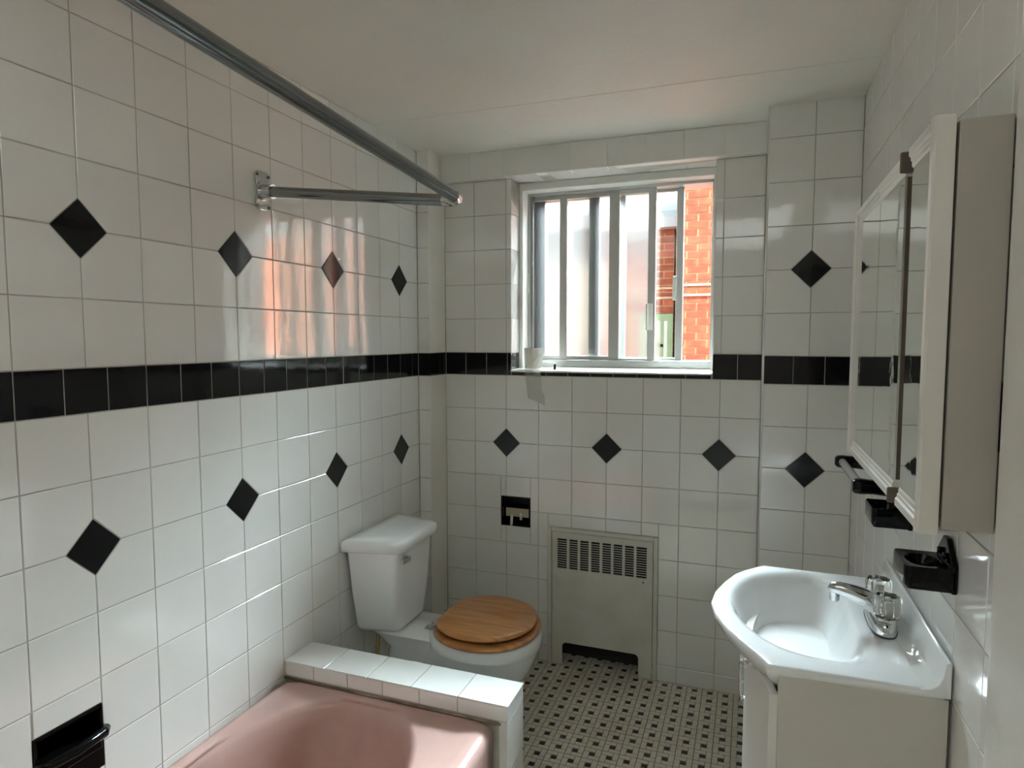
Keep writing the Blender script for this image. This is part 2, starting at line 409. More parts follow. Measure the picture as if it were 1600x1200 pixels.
o = stW.build('mosaic_tiles', FTILE, FL); o['kind'] = 'stuff'
o = stD.build('black_mosaic_tiles', FDOT, FL); o['kind'] = 'stuff'

# ---- low tiled wall at the foot of the tub
CZ = .425; CY0, CY1, CX1 = -1.072, -.937, .765
b = MB().box(0, CY0+.0015, 0, CX1-.0015, CY1-.0015, CZ-.0015); WC = struct(b.build('wall_tub_end', GROUT))
Wt = Wall('s', (0, 0, CZ), (1, 0, 0), (0, 1, 0), (0, 0, 1), WC); Wt.tiles([0, .153, .306, .459, .612, CX1+.004], [CY0-.004, CY1])
Wt = Wall('s', (0, CY0, 0), (1, 0, 0), (0, 0, 1), (0, -1, 0), WC); Wt.tiles([0, .11, .235, .36, .485, .61, CX1], [.3747, .4205])
Wt.tiles([.738, CX1], [0, .0715, .2223, .3747])
Wt = Wall('s', (CX1, 0, 0), (0, 1, 0), (0, 0, 1), (1, 0, 0), WC); Wt.tiles([CY0, CY1], [0, .0715, .2223, .3747, .4205])
Wt = Wall('s', (0, CY1, 0), (-1, 0, 0), (0, 0, 1), (0, 1, 0), WC); Wt.tiles([-CX1, -.612, -.459, -.306, -.153, 0], [0, .0715, .2223, .3747, .4205])
b = MB().tube([(.0, CY0-.001, .368), (.745, CY0-.001, .368)], .004, 8); o = b.build('caulk_bead', GROUTD, WC, smooth=True)

# ------------------------------------------------------------------ window
WO = MB(); y0, y1 = 0, .30
x0, zb, x1, zt = WIN
# masonry jambs behind the tile plane
WO.box(x0-.14, .10, zb-.12, x0-.0015, y1, zt+.14).box(x1+.0015, .10, zb-.12, x1+.14, y1, zt+.14).box(x0, .10, zt+.0015, x1, y1, zt+.14).box(x0, .10, zb-.12, x1, y1, zb-.012)
WO.build('masonry_jamb', GROUT, WB.obj)
Wt = Wall('s', (x0, 0, 0), (0, 1, 0), (0, 0, 1), (1, 0, 0), WB.obj); Wt.tiles([0, .105], [zb, ZB1, 1.5424, 1.6948, 1.8472, 1.9996, zt], band=(zb, ZB1), bus=[0, .105])
Wt = Wall('s', (x1, 0, 0), (0, -1, 0), (0, 0, 1), (-1, 0, 0), WB.obj); Wt.tiles([-.105, 0], [zb, ZB1, 1.5424, 1.6948, 1.8472, 1.9996, zt], band=(zb, ZB1), bus=[-.105, 0])
Wt = Wall('s', (0, 0, zt), (1, 0, 0), (0, -1, 0), (0, 0, -1), WB.obj); Wt.tiles([x0]+[cB(j) for j in (2, 3, 4, 5, 6)]+[x1], [-.105, .045])
WN = struct(MB().box(x0, .18, zt-.045, x1, .30, zt).box(x0, .18, zb, x0+.028, .30, zt-.045).box(x1-.022, .18, zb, x1, .30, zt-.045).box(x0, .18, zb-.01, x1, .30, zb+.045).build('window_1', ALU, bevel=.002))
MB().box(x0, .105, zt-.034, x1, .18, zt).box(x0, .105, zb, x0+.018, .18, zt-.034).box(x1-.014, .105, zb, x1, .18, zt-.034).build('window_liner', WOODP, WN, bevel=.003)
MB().prism([(-.013, zb-.005), (.18, zb-.005), (.18, zb+.012), (.0, zb+.004), (-.012, zb+.003), (-.015, zb-.001)], x0+.001, x1-.001, 'x').build('window_sill', WOODP, WN, bevel=.002)
# sashes: px-derived x positions at y = .2
def sash(xa, xb, za, zc, y, s, pane, mt, sw=None):
    w1, w2 = sw or (s, s)
    f = MB().box(xa, y, za, xa+w1, y+.022, zc).box(xb-w2, y, za, xb, y+.022, zc).box(xa+w1, y, za, xb-w2, y+.022, za+s).box(xa+w1, y, zc-s, xb-w2, y+.022, zc).build('sash', mt, WN, bevel=.0015)
    MB().box(xa+w1-.003, y+.009, za+s-.003, xb-w2+.003, y+.013, zc-s+.003).build('pane', pane, f)
    return f
ZS0, ZS1 = zb+.045, zt-.045
s1 = sash(.402, .575, ZS0, ZS1, .205, .018, FROST, ALU, (.006, .032))
s2 = sash(.575, .818, ZS0, ZS1, .205, .018, FROST, ALU, (.002, .045))
s3 = sash(.818, .982, ZS0-.012, ZS1, .190, .020, FROST, ALU, (.004, .033))
# outer storm sashes
s4 = sash(.405, .70, ZS0-.01, ZS1+.01, .262, .022, GLASS, ALU, (.050, .034))
s5 = sash(.70, 1.094, ZS0-.01, ZS1+.01, .240, .022, GLASS, ALU, (.02, .030))
s6 = sash(.80, 1.222, ZS0-.02, ZS1+.02, .272, .018, GLASS, ALU, (.034, .012))
MB().box(x0+.028, .186, ZS0, x0+.040, .20, ZS1).build('side_channel', ALUD, WN)
for (a, z0_, z1_) in ((.960, 1.49, 1.605), (.392, 1.665, 1.755)):
    MB().box(a-.014, .176, z0_, a+.012, .190, z1_).box(a-.014, .160, z0_, a-.006, .190, z1_).build('latch', WOODP, WN, bevel=.002)
MB().box(1.052, .222, 1.62, 1.070, .242, 1.725).build('latch', WOODP, WN, bevel=.002)
MB().tube([(.573, .03, zb+.006), (.573, .03, zb+.030)], .0055, 12).build('stub_pin', RUBBER, WN, smooth=False)

# ------------------------------------------------------------------ outside
OUTF = []
def facade(name, xa, xb, ya, z1, label, depth=3.0, win=None):
    t = thing(name, ((xa+xb)/2, ya, 0), label, 'building')
    b = MB()
    for (a, c, d, e) in rect_minus((xa, -3, xb, z1), [win] if win else []): b.box(a, ya, c, d, ya+depth, e)
    if win: b.box(win[0], ya+.25, win[1], win[2], ya+depth, win[3])
    b.build('wall', BRICKW, t); return t
def bricks(t, xa, xb, z0, z1, y, skip=None, bw=.21, bh=.073):
    k = 0; z = z0
    while z < z1:
        off = (bw/2 if k % 2 else 0)
        x = xa-off
        while x < xb-.02:
            a, c = max(x, xa)+.007, min(x+bw, xb)-.007
            if c-a > .03 and not (skip and a < skip[2] and c > skip[0] and z < skip[3] and z+bh > skip[1]):
                o = bpy.data.objects.new('brick', plate_brick(round(c-a, 3), bh-.014)); COL.objects.link(o); o.parent = t
                o.location = ((a+c)/2+random.uniform(-.002, .002), y-random.uniform(.011, .016), z+bh/2)
                o.rotation_euler = (0, random.gauss(0, .008), 0)
            x += bw
        z += bh; k += 1
_pb = {}
def plate_brick(w_, h_):
    if (w_, h_) not in _pb:
        m = MB().box(-w_/2, 0, -h_/2, w_/2, .02, h_/2); me = bpy.data.meshes.new('brick'); me.from_pydata(m.v, [], m.f); me.materials.append(BRICK); _pb[(w_, h_)] = me
    return _pb[(w_, h_)]
A = facade('brick_building', .655, 2.6, 4.0, 3.7, 'tall orange brick building seen through the open right part of the window')
bricks(A, .655, 1.36, 1.0, 3.25, 4.0)
MB().box(.656, 3.9935, 1.0, 1.36, 4.0, 3.25).build('mortar_bed', MORTAR, A)
for z in (1.87, 1.97): MB().box(.655, 3.975, z, 2.6, 4.0, z+.022).build('stone_ledge', STONE, A)
LW = (-.42, .55, .60, 1.70)
B_ = facade('brick_house', -.12, .60, 4.35, 2.62, 'lower brick house with pale eave and green window, left of the tall brick building', win=None)
bricks(B_, .18, .60, 1.72, 2.55, 4.35)
MB().box(.18, 4.3435, 1.72, .599, 4.35, 2.55).build('mortar_bed', MORTAR, B_)
for z in (1.87, 1.97): MB().box(-.12, 4.325, z, .60, 4.35, z+.022).build('stone_ledge', STONE, B_)
MB().prism([(4.20, 2.60), (4.20, 2.70), (4.28, 2.78), (6.2, 3.3), (6.2, 2.6)], -.16, .64, 'x').build('roof', EAVE, B_)
wf = MB().box(.25, 4.32, .62, .30, 4.36, 1.71).box(.54, 4.32, .62, .60, 4.36, 1.71).box(.28, 4.32, 1.64, .54, 4.36, 1.71).box(.28, 4.32, .62, .54, 4.36, .68).box(.47, 4.325, .68, .50, 4.355, 1.64).box(.28, 4.325, 1.36, .50, 4.355, 1.39).build('window', GREENP, B_)
MB().box(.28, 4.335, .68, .54, 4.342, 1.64).build('pane', mat('far_window_glass', (.16, .18, .18), .1), wf)
D_ = thing('bounce_house', (5.5, 2.0, -1.2), 'low terracotta-roofed house added unseen at the right, bouncing pink onto the left wall', 'building')  # made-up house out of view, source for pink bounce and reflection
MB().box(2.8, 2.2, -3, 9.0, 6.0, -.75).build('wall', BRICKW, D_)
MB().prism([(1.9, -.85), (1.9, -.75), (4.9, 2.9), (5.4, 2.9), (7.4, .6), (7.4, .5)], 2.66, 9.2, 'x').build('roof', mat('pink_bounce_roof', (.66, .27, .17), .8, noise=((.56, .21, .13), 9, .45, .7)), D_)
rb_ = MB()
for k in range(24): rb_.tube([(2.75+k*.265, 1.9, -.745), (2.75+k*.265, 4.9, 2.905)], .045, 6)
rb_.build('roof_ribs', MATS['pink_bounce_roof'], D_)
C_ = thing('stucco_house', (-4.5, 7.5, 0), 'pale stucco house to the left, seen blurred behind the frosted panes', 'building')
MB().box(-9, 7.0, -3, -.6, 11, 3.3).build('wall', HOUSEW, C_)
MB().prism([(6.7, 3.3), (9, 4.2), (11.3, 3.3)], -9.3, -.4, 'x').build('roof', SLATE, C_)
struct(MB().box(-30, .3, -1.3, 30, 40, -1.2).build('ground', BOUNCE_PAVING))
struct(MB().box(-3, .10, -3, -.1, .30, CEIL).box(1.85, .10, -3, 5, .30, CEIL).box(-.1, .121, -3, 1.85, .30, 0-.101).build('wall_outer', BRICKW))

# ------------------------------------------------------------------ pink bathtub
t = thing('bathtub', (.36, -1.83, 0), 'pink enamelled built-in bathtub along the white tiled wall', 'bathtub')
n = 112; cx, cy = .3685, -1.832; hx, hy = .366, .757
L = [sup(cx, cy, hx, hy, 0, n, 40), sup(cx, cy, hx, hy, .340, n, 40), sup(cx, cy, hx-.003, hy-.001, .356, n, 40), sup(cx, cy, hx-.012, hy-.003, .365, n, 36), sup(cx, cy, hx-.026, hy-.008, .369, n, 30),
     sup(cx-.006, cy, hx-.046, hy-.018, .366, n, 22), sup(cx-.012, cy, hx-.062, hy-.03, .3595, n, 14)]
# blend to oval
ov = [(.332, -1.80, .302, .702, .357, 3.0), (.332, -1.80, .296, .696, .353, 2.9), (.332, -1.80, .289, .688, .340, 2.8), (.330, -1.80, .280, .674, .300, 2.7), (.327, -1.80, .266, .652, .22, 2.7), (.326, -1.80, .245, .61, .16, 2.7), (.325, -1.8, .215, .56, .09, 2.8), (.325, -1.8, .17, .49, .06, 2.8), (.325, -1.8, .06, .3, .052, 2.5)]
for (a, b_, c, d, z, e) in ov: L.append(sup(a, b_, c, d, z, n, e))
MB().loft(L).build('basin', PINK, t, smooth=True)
o = MB().tube([(.33, -2.3, .051), (.33, -2.3, .058)], [.03, .024], 24).build('drain', CHROME, t)

# ------------------------------------------------------------------ toilet
t = thing('toilet', (.35, -.575, 0), 'white porcelain toilet with its tank against the left tiled wall', 'toilet')
TC = -.575
def tankloop(xb, xf, yb, yf, z, r=.03, n=6):
    cor = [(xb, TC-yb, .012), (xf, TC-yf, r), (xf, TC+yf, r), (xb, TC+yb, .012)]
    out = []
    for i in range(4):
        p = Vector(cor[i][:2]); a = Vector(cor[i-1][:2]); c = Vector(cor[(i+1) % 4][:2]); rr = cor[i][2]
        d1 = (a-p).normalized(); d2 = (c-p).normalized(); ang = d1.angle(d2); tl = rr/math.tan(ang/2)
        p1, p2 = p+d1*tl, p+d2*tl
        for k in range(n+1):
            s = k/n; q = p1*(1-s)**2+p*2*s*(1-s)+p2*s*s; out.append((q.x, q.y, z))
    return out
MB().loft([tankloop(.04, .170, .110, .075, .366, .03), tankloop(.034, .185, .132, .098, .372, .04), tankloop(.03, .194, .143, .110, .39, .05), tankloop(.024, .204, .165, .128, .53, .05), tankloop(.020, .210, .182, .138, .684, .05)]).build('tank', PORC, t, auto=.9)
MB().loft([tankloop(.010, .222, .196, .150, .683, .05), tankloop(.006, .230, .204, .158, .688, .055), tankloop(.005, .232, .206, .160, .712, .055), tankloop(.009, .227, .201, .154, .723, .055), tankloop(.022, .212, .188, .140, .729, .05), tankloop(.06, .17, .15, .10, .731, .04)]).build('tank_lid', PORC, t, auto=1.0)
lv = MB().tube([(.205, -.668, .652), (.222, -.672, .652)], .012, 16).box(.216, -.705, .640, .228, -.652, .658).build('flush_lever', CHROME, t, bevel=.002)
# bowl and pedestal
n = 64
S = [(.36, .235, .105, 0, 2.8), (.36, .23, .10, .03, 2.8), (.38, .205, .088, .12, 2.6), (.42, .20, .105, .2, 2.4), (.46, .208, .14, .27, 2.2), (.483, .205, .168, .325, 2.15), (.49, .205, .180, .345, 2.15), (.492, .207, .183, .352, 2.15), (.492, .207, .183, .388, 2.15), (.492, .200, .176, .394, 2.15)]
bo = MB().loft([sup(a, TC, b_, c, z, n, e) for (a, b_, c, z, e) in S])
def rr(xa, xb, hy_, z, n=48, e=6): return sup((xa+xb)/2, TC, (xb-xa)/2, hy_, z, n, e)
bo.loft([rr(.10, .38, .07, .20), rr(.12, .40, .085, .30), rr(.07, .40, .10, .345), rr(.05, .40, .108, .360), rr(.055, .40, .104, .3655)])
bo.loft([sup(.25, TC-.015, .13*k, .10*k, z, 32) for (k, z) in ((.9, .0), (1, .09), (.97, .17), (.8, .24), (.5, .28), (.15, .295))])
bo.build('bowl', PORC, t, auto=1.1)
# wooden seat: ring under lid
def seatloop(cx, hx, hy, z, n=72, back=-.165):
    out = []
    for (x, y, zz) in sup(cx, TC, hx, hy, z, n, 2.12):
        out.append((max(x, cx+back*hx/.19), y, zz))
    return out
def ringseat(zs):
    b = MB(); prof = [(0, -.004), (.004, 0), (.012, .002)]
    lo = []
    for (dz, ins) in ((0, .006), (.004, .001), (.010, 0), (.015, .003), (.018, .010)): lo.append(seatloop(.500, .194-ins, .205-ins, zs+dz))
    for (dz, ins) in ((.018, .055), (.012, .063), (.0, .063)): lo.append(seatloop(.500, .194-ins, .205-ins, zs+dz))
    n_ = len(lo[0]); b.loft(lo, False, False); 
    b.f += [(i, (i+1) % n_, 7*n_+(i+1) % n_, 7*n_+i)[::-1] for i in range(n_)]
    return b
st = ringseat(.397).build('seat', OAK, t, auto=.8)
lo = [seatloop(.497, .183-i, .190-i, .426+z) for (z, i) in ((0, .008), (.003, .002), (.008, 0), (.013, .002), (.017, .009), (.0185, .02))]
MB().loft(lo).build('seat_lid', OAK, t, auto=.8)
for s in (-1, 1):
    hb = MB().box(.285, TC+s*.07-.014, .393, .316, TC+s*.07+.014, .400).tube([(.322, TC+s*.07-.022, .410), (.322, TC+s*.07+.022, .410)], .008, 12).box(.312, TC+s*.07-.012, .399, .345, TC+s*.07+.012, .424)
    hb.build('hinge', CHROME, t, bevel=.001)
# supply pipe
t = thing('supply_valve', (.075, -.655, 0), 'small brass water supply valve and pipe under the toilet tank', 'valve')
MB().tube([(.075, -.655, 0), (.075, -.655, .20)], .009, 12).build('pipe', BRASS, t, smooth=True)
MB().tube([(.075, -.655, .20), (.075, -.650, .235), (.078, -.640, .362)], [.012, .008, .006], 12).build('riser', BRASS, t, smooth=True)
MB().tube([(.075, -.655, .2), (.075, -.69, .2)], .013, 10).build('handle', RUBBER, t, smooth=False)

# ------------------------------------------------------------------ convector cover
t = thing('radiator_cover', (.795, 0, 0), 'cream painted metal radiator cover with louvred grille set in the back wall', 'radiator cover')
fr = MB().box(.553, -.012, 0, .572, .03, .622).box(1.018, -.012, 0, 1.037, .03, .622).box(.572, -.012, .604, 1.018, .03, .622)
fr.build('frame', RADP, t, bevel=.003)
xa, xb = .5745, 1.0155
gx0, gx1, gz0, gz1 = .598, .990, .440, .573
# front panel: outline with arched foot opening, louvre field left open
def arc(cx, cz, r, a0, a1, n=6): return [(cx+r*math.cos(a0+(a1-a0)*i/n), cz+r*math.sin(a0+(a1-a0)*i/n)) for i in range(n+1)]
pn = MB()
pn.prism([(xa, 0.002), (.622, .002)]+[(.622, .08)]+arc(.642, .083, .020, PI, PI/2)+[(.642, gz0), (xa, gz0)], -.006, .0, 'y')
pn.prism([(xb, .002), (xb, gz0), (.940, gz0)]+[(.940, .103)]+arc(.940, .083, .020, PI/2, 0)+[(.960, .08), (.960, .002)], -.006, .0, 'y')
pn.box(.642, -.006, .103, .940, 0, gz0).box(xa, -.006, gz0, gx0, 0, gz1).box(gx1, -.006, gz0, xb, 0, gz1).box(xa, -.006, gz1, xb, 0, .6015)
pn.build('front_panel', RADP, t)
NC, NR = 8, 13; cw = (gx1-gx0)/NC
rb = MB()
for i in range(1, NC): rb.box(gx0+cw*i-.0055, -.006, gz0, gx0+cw*i+.0055, 0, gz1)
rb.build('grille_ribs', RADP, t)
sl = None; rh = (gz1-gz0)/NR
for i in range(NC):
    a = gx0+cw*i+(.0055 if i else 0); c = gx0+cw*(i+1)-(.0055 if i < NC-1 else 0)
    for j in range(NR-1):
        z = gz0+rh*(j+1)
        if sl is None or abs(sl[1]-(c-a)) > 1e-5:
            m_ = MB().poly([(-(c-a)/2, -.0055, -.0017), ((c-a)/2, -.0055, -.0017), ((c-a)/2, -.0055, .0017), (-(c-a)/2, -.0055, .0017), (-(c-a)/2, -.0015, .000), ((c-a)/2, -.0015, .000)], [(0, 1, 2, 3), (3, 2, 5, 4), (1, 0, 4, 5)])
            me = bpy.data.meshes.new('slat'); me.from_pydata(m_.v, [], m_.f); me.materials.append(RADP); sl = (me, c-a)
        o = bpy.data.objects.new('slat', sl[0]); COL.objects.link(o); o.parent = t; o.location = ((a+c)/2, 0, z)
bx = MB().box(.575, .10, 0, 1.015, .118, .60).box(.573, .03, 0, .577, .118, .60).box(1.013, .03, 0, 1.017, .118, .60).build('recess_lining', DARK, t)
fb = MB()
for k in range(22): fb.box(.60+k*.018, .035, .12, .603+k*.018, .095, .2)
fb.build('heating_fins', EDGE, t)
MB().tube([(.975, -.007, .425), (.978, -.009, .418)], .003, 6).build('knob_stub', EDGE, t)

# ------------------------------------------------------------------ toilet paper recess
t = thing('paper_holder_recess', (.4, 0, .604), 'black ceramic recessed toilet paper holder with no roller, left of the radiator cover', 'toilet paper holder')
x0_, z0_, x1_, z1_ = TP
MB().box(x0_+.001, .002, z0_+.001, x0_+.008, .07, z1_-.001).box(x1_-.008, .002, z0_+.001, x1_-.001, .07, z1_-.001).box(x0_+.008, .002, z1_-.008, x1_-.008, .07, z1_-.001).box(x0_+.008, .002, z0_+.001, x1_-.008, .07, z0_+.008).box(x0_+.001, .07, z0_+.001, x1_-.001, .08, z1_-.001).build('recess_box', BCER, t)
MB().box(x0_+.013, .028, .640, x1_-.013, .036, .679).build('back_strip', CREAM, t, bevel=.002)
MB().tube([(.378, .004, .606), (.378, .010, .652)], .006, 10).build('prong', WOODP, t, smooth=True)
MB().tube([(.419, .018, .632), (.421, .014, .664)], .006, 10).build('prong', WOODP, t, smooth=True)

# ------------------------------------------------------------------ shower curtain rod
t = thing('curtain_rod', (0, -1.12, 1.895), 'grey steel L-shaped shower curtain rod sagging at its corner above the tub', 'curtain rod')
A0 = Vector((.0, -1.120, 1.893)); A1 = Vector((.662, -1.128, 1.814)); A2 = Vector((.662, -2.60, 1.906))
r = .0155
d1 = (A1-A0).normalized(); d2 = (A2-A1).normalized(); c0 = A1-d1*.055; c1 = A1+d2*.055
MB().tube([A0+d1*.02, c0], r, 20).build('short_rod', STEEL, t, auto=.8)
pth = [c0*(1-s)**2+A1*2*s*(1-s)+c1*s*s for s in [i/10 for i in range(11)]]
MB().tube(pth, r+.0012, 20).build('elbow', CHROME, t, auto=.8)
MB().tube([c1, A2], r, 20).build('long_rod', STEEL, t, auto=.8)
hg = []
for i in range(24):
    s = i/24*2*PI; c_, s_ = math.cos(s), math.sin(s)
    hh = .056; ww = .036
    k = (abs(c_)**5+abs(s_)**5)**(-.2); yy = ww*c_*k; zz = hh*s_*k
    yy *= .62+.38*min(1, (abs(zz)/hh)**1.6); hg.append((A0.y+yy, A0.z+zz))
fl = MB().prism(hg, 0.0005, .007, 'x'); fl.build('wall_plate', CHROME, t, bevel=.0015)
MB().tube([A0+d1*.004, A0+d1*.045], r+.005, 20).build('socket', CHROME, t, auto=.8)
MB().tube([(.004, A0.y, A0.z), (.012, A0.y, A0.z)], .028, 24).build('collar', CHROME, t, auto=.8)
for dy in (-.024, .024):
    for dz in (-.045, .045): MB().tube([(.006, A0.y+dy, A0.z+dz), (.0095, A0.y+dy, A0.z+dz)], .0045, 8).build('screw', EDGE, t)

# ------------------------------------------------------------------ tub soap niche in left wall
t = thing('soap_niche', (0, -1.765, .47), 'black ceramic soap dish set into the left wall above the tub', 'soap dish')
a, z0_, c, z1_ = NICHE
a += .001; c -= .001; z0_ += .001; z1_ -= .001
MB().box(-.07, a, z0_, -.062, c, z1_).box(-.062, a, z0_, .003, a+.008, z1_).box(-.062, c-.008, z0_, .003, c, z1_).box(-.062, a+.008, z1_-.008, .003, c-.008, z1_).box(-.062, a+.008, z0_, .003, c-.008, z0_+.05).build('dish_box', BCER, t, bevel=.002)
MB().tube([(.000, a+.004, .560), (.016, a+.015, .558), (.020, (a+c)/2, .556), (.016, c-.010, .558), (.006, c+.003, .560)], [.009, .012, .013, .013, .010], 12).build('grab_lip', BCER, t, smooth=True)
MB().box(-.04, a+.01, z0_+.05, .012, c-.01, .55).build('tray_front', BCER, t, bevel=.004)

# ------------------------------------------------------------------ vanity
def bow(xs, x_ap, ya, yb, n=20):
    """outline going from far (yb) to near (ya) along the bowed front"""
    out = []
    for i in range(n+1):
        s = i/n; y = yb+(ya-yb)*s
        out.append((xs-(xs-x_ap)*math.sin(PI*s)**1.3, y))
    return out
t = thing('vanity_cabinet', (1.57, -1.15, 0), 'pale laminate vanity cabinet with bowed front under the sink', 'cabinet')
VY0, VY1 = -1.412, -.895
body = bow(1.446, 1.405, VY0+.002, VY1)+[(1.716, VY0+.002), (1.716, VY1)]
MB().prism(body, .05, .712, 'z').build('body', CABW, t, bevel=.001)
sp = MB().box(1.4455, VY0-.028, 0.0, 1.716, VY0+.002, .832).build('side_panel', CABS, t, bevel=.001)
MB().box(1.46, VY0+.01, 0, 1.716, VY1, .05).build('plinth', CABW, t)
fb_ = bow(1.446, 1.401, VY0, VY1, 40); 
def door(s0, s1):
    pts = fb_[s0:s1+1]; inner = [(x+.0, y) for x, y in pts]; outer = [(x-.016, y) for x, y in pts]
    return MB().prism(outer+inner[::-1], .06, .775, 'z').build('door', CABW, t, auto=.6)
for (s0, s1, yh) in ((0, 20, -1.115), (20, 40, -1.195)):
    dd = door(s0, s1)
    xh = 1.392
    hd = MB()
    hd.tube([(xh+.004, yh, .715), (xh-.013, yh, .715)], .0035, 8).tube([(xh+.004, yh, .640), (xh-.013, yh, .640)], .0035, 8).tube([(xh-.013, yh, .722), (xh-.015, yh, .68), (xh-.013, yh, .633)], .004, 8)
    hd.build('handle', CHROME, dd, smooth=True)
# ---- sink top
t = thing('sink', (1.57, -1.15, .80), 'white porcelain vanity sink with bowed front edge, against the right wall', 'sink')
SZ = .845
pl = [(1.716, -.880), (1.60, -.879), (1.50, -.878), (1.428, -.876), (1.419, -.884), (1.406, -.899), (1.384, -.926), (1.357, -.968), (1.333, -1.035), (1.314, -1.110), (1.309, -1.175), (1.320, -1.240), (1.343, -1.302), (1.370, -1.352), (1.394, -1.390), (1.409, -1.412), (1.419, -1.430), (1.424, -1.446), (1.436, -1.447), (1.50, -1.445), (1.60, -1.444), (1.716, -1.442)]
bc = Vector((1.490, -1.140))
def radial(poly, c, n=96):
    out = []
    for k in range(n):
        a = 2*PI*k/n; d = Vector((math.cos(a), math.sin(a))); best = None
        for i in range(len(poly)):
            p, q = Vector(poly[i]), Vector(poly[(i+1) % len(poly)]); e = q-p
            den = d.x*e.y-d.y*e.x
            if abs(den) < 1e-9: continue
            w_ = p-c; tt = (w_.x*e.y-w_.y*e.x)/den; uu = (w_.x*d.y-w_.y*d.x)/den
            if tt > 0 and -1e-6 <= uu <= 1+1e-6 and (best is None or tt < best): best = tt
        out.append(c+d*best)
    return out
n = 240
outer = radial(pl, bc, n)
bowl = [(1.348, -1.139), (1.352, -1.08), (1.366, -1.025), (1.395, -.965), (1.435, -.925), (1.49, -.905), (1.545, -.903), (1.588, -.925), (1.606, -.98), (1.610, -1.06), (1.608, -1.16), (1.609, -1.25), (1.612, -1.31), (1.598, -1.358), (1.55, -1.375), (1.499, -1.372), (1.455, -1.355), (1.415, -1.318), (1.378, -1.255), (1.356, -1.195)]
bl_ = radial(bowl, bc, n)
for _ in range(12): bl_ = [(bl_[i-1]+bl_[i]*2+bl_[(i+1) % n])/4 for i in range(n)]
def L3(pts, z): return [(p.x, p.y, z) for p in pts]
def mix(A_, B_, s): return [a*(1-s)+b*s for a, b in zip(A_, B_)]
cen = [bc.copy() for _ in range(n)]
und = [Vector((max(p.x, 1.400+.0), min(max(p.y, VY0+.0), VY1))) for p in outer]
loops = [L3(mix(outer, cen, .31), .750), L3(mix(outer, cen, .22), .778),
         L3(mix(outer, cen, .11), .800), L3(mix(outer, cen, .035), .822), L3(mix(outer, cen, .006), .834), L3(outer, .839), L3(mix(outer, cen, .002), .8425), L3(mix(outer, cen, .009), .8455), L3(mix(outer, cen, .03), .8468)]
loops += [L3(mix(outer, bl_, .80), .8445), L3(bl_, .841), L3(mix(bl_, cen, .04), .836), L3(mix(bl_, cen, .10), .820), L3(mix(bl_, cen, .20), .788), L3(mix(bl_, cen, .34), .755), L3(mix(bl_, cen, .52), .732), L3(mix(bl_, cen, .75), .720), L3(mix(bl_, cen, .93), .716)]
MB().loft(loops).build('basin', PORC, t, auto=1.0)
# outward curved apron beneath the bow
ap = [Vector((min(p.x, 1.46), min(max(p.y, -1.415), -.885))) for p in outer]
MB().loft([L3(mix(outer, cen, .03), .828), L3(mix(ap, cen, .10), .806), L3(mix(ap, cen, .22), .782), L3(mix(ap, cen, .34), .757)], False, False).build('apron', PORC, t, smooth=True) if False else None
bs = MB()
prof = [(1.7185, .835), (1.7185, .897), (1.714, .900), (1.710, .896), (1.706, .872), (1.699, .856), (1.686, .8475), (1.672, .8455), (1.672, .835)]
bs.prism([(x, z) for x, z in prof], -1.442, -.880, 'y').build('backsplash', PORC, t, bevel=.002, auto=.9)
MB().tube([bc.to_3d()+Vector((.02, 0, .7155)), bc.to_3d()+Vector((.02, 0, .719))], [.022, .019], 24).build('drain', CHROME, t)
# ---- faucet
t = thing('faucet', (1.655, -1.165, .846), 'chrome two-handle faucet with clear acrylic knobs on the sink', 'faucet')
FX, FY = 1.655, -1.170
lo = [sup(FX, FY, .026*k, .080*k2, z, 40, 2.6) for (k, k2, z) in ((1, 1, .8475), (1, 1, .857), (.9, .97, .866), (.72, .90, .874), (.4, .8, .877))]
MB().loft(lo).build('base', CHROME, t, auto=.8)
MB().loft([sup(FX, FY, .027, .081, .8469, 40, 2.6), sup(FX, FY, .0275, .0815, .849, 40, 2.6)]).build('gasket', RUBBER, t)
pth = [(FX+.004, FY, .868), (FX-.006, FY, .885), (FX-.028, FY, .897), (FX-.055, FY, .906), (FX-.080, FY+.001, .911), (FX-.094, FY+.001, .910), (FX-.100, FY+.001, .905)]
MB().tube(pth, [.025, .023, .020, .017, .0145, .0125, .006], 20).build('spout', CHROME, t, smooth=True)
MB().tube([(FX-.089, FY+.001, .908), (FX-.089, FY+.001, .888), (FX-.089, FY+.001, .883)], [.010, .0105, .009], 18).build('aerator', CHROME, t, auto=.7)
for dy in (-.051, .051):
    MB().tube([(FX+.003, FY+dy, .868), (FX+.003, FY+dy, .880)], [.019, .016], 20).build('knob_base', CHROME, t, auto=.8)
    lo = []
    for (z, k) in ((.880, .75), (.884, .95), (.905, 1.0), (.915, .98), (.919, .85), (.920, .3)):
        ring = []; z = .880+(z-.880)*1.18
        for i in range(64):
            a = 2*PI*i/64; rr_ = .0255*k*(1+.05*math.cos(8*a)); ring.append((FX+.003+rr_*math.cos(a), FY+dy+rr_*math.sin(a), z))
        lo.append(ring)
    MB().loft(lo).build('knob', ACRY, t, auto=.6)
    MB().tube([(FX+.003, FY+dy, .881), (FX+.003, FY+dy, .911)], [.0035, .0055], 12).build('knob_insert', WOODP, t, smooth=True)

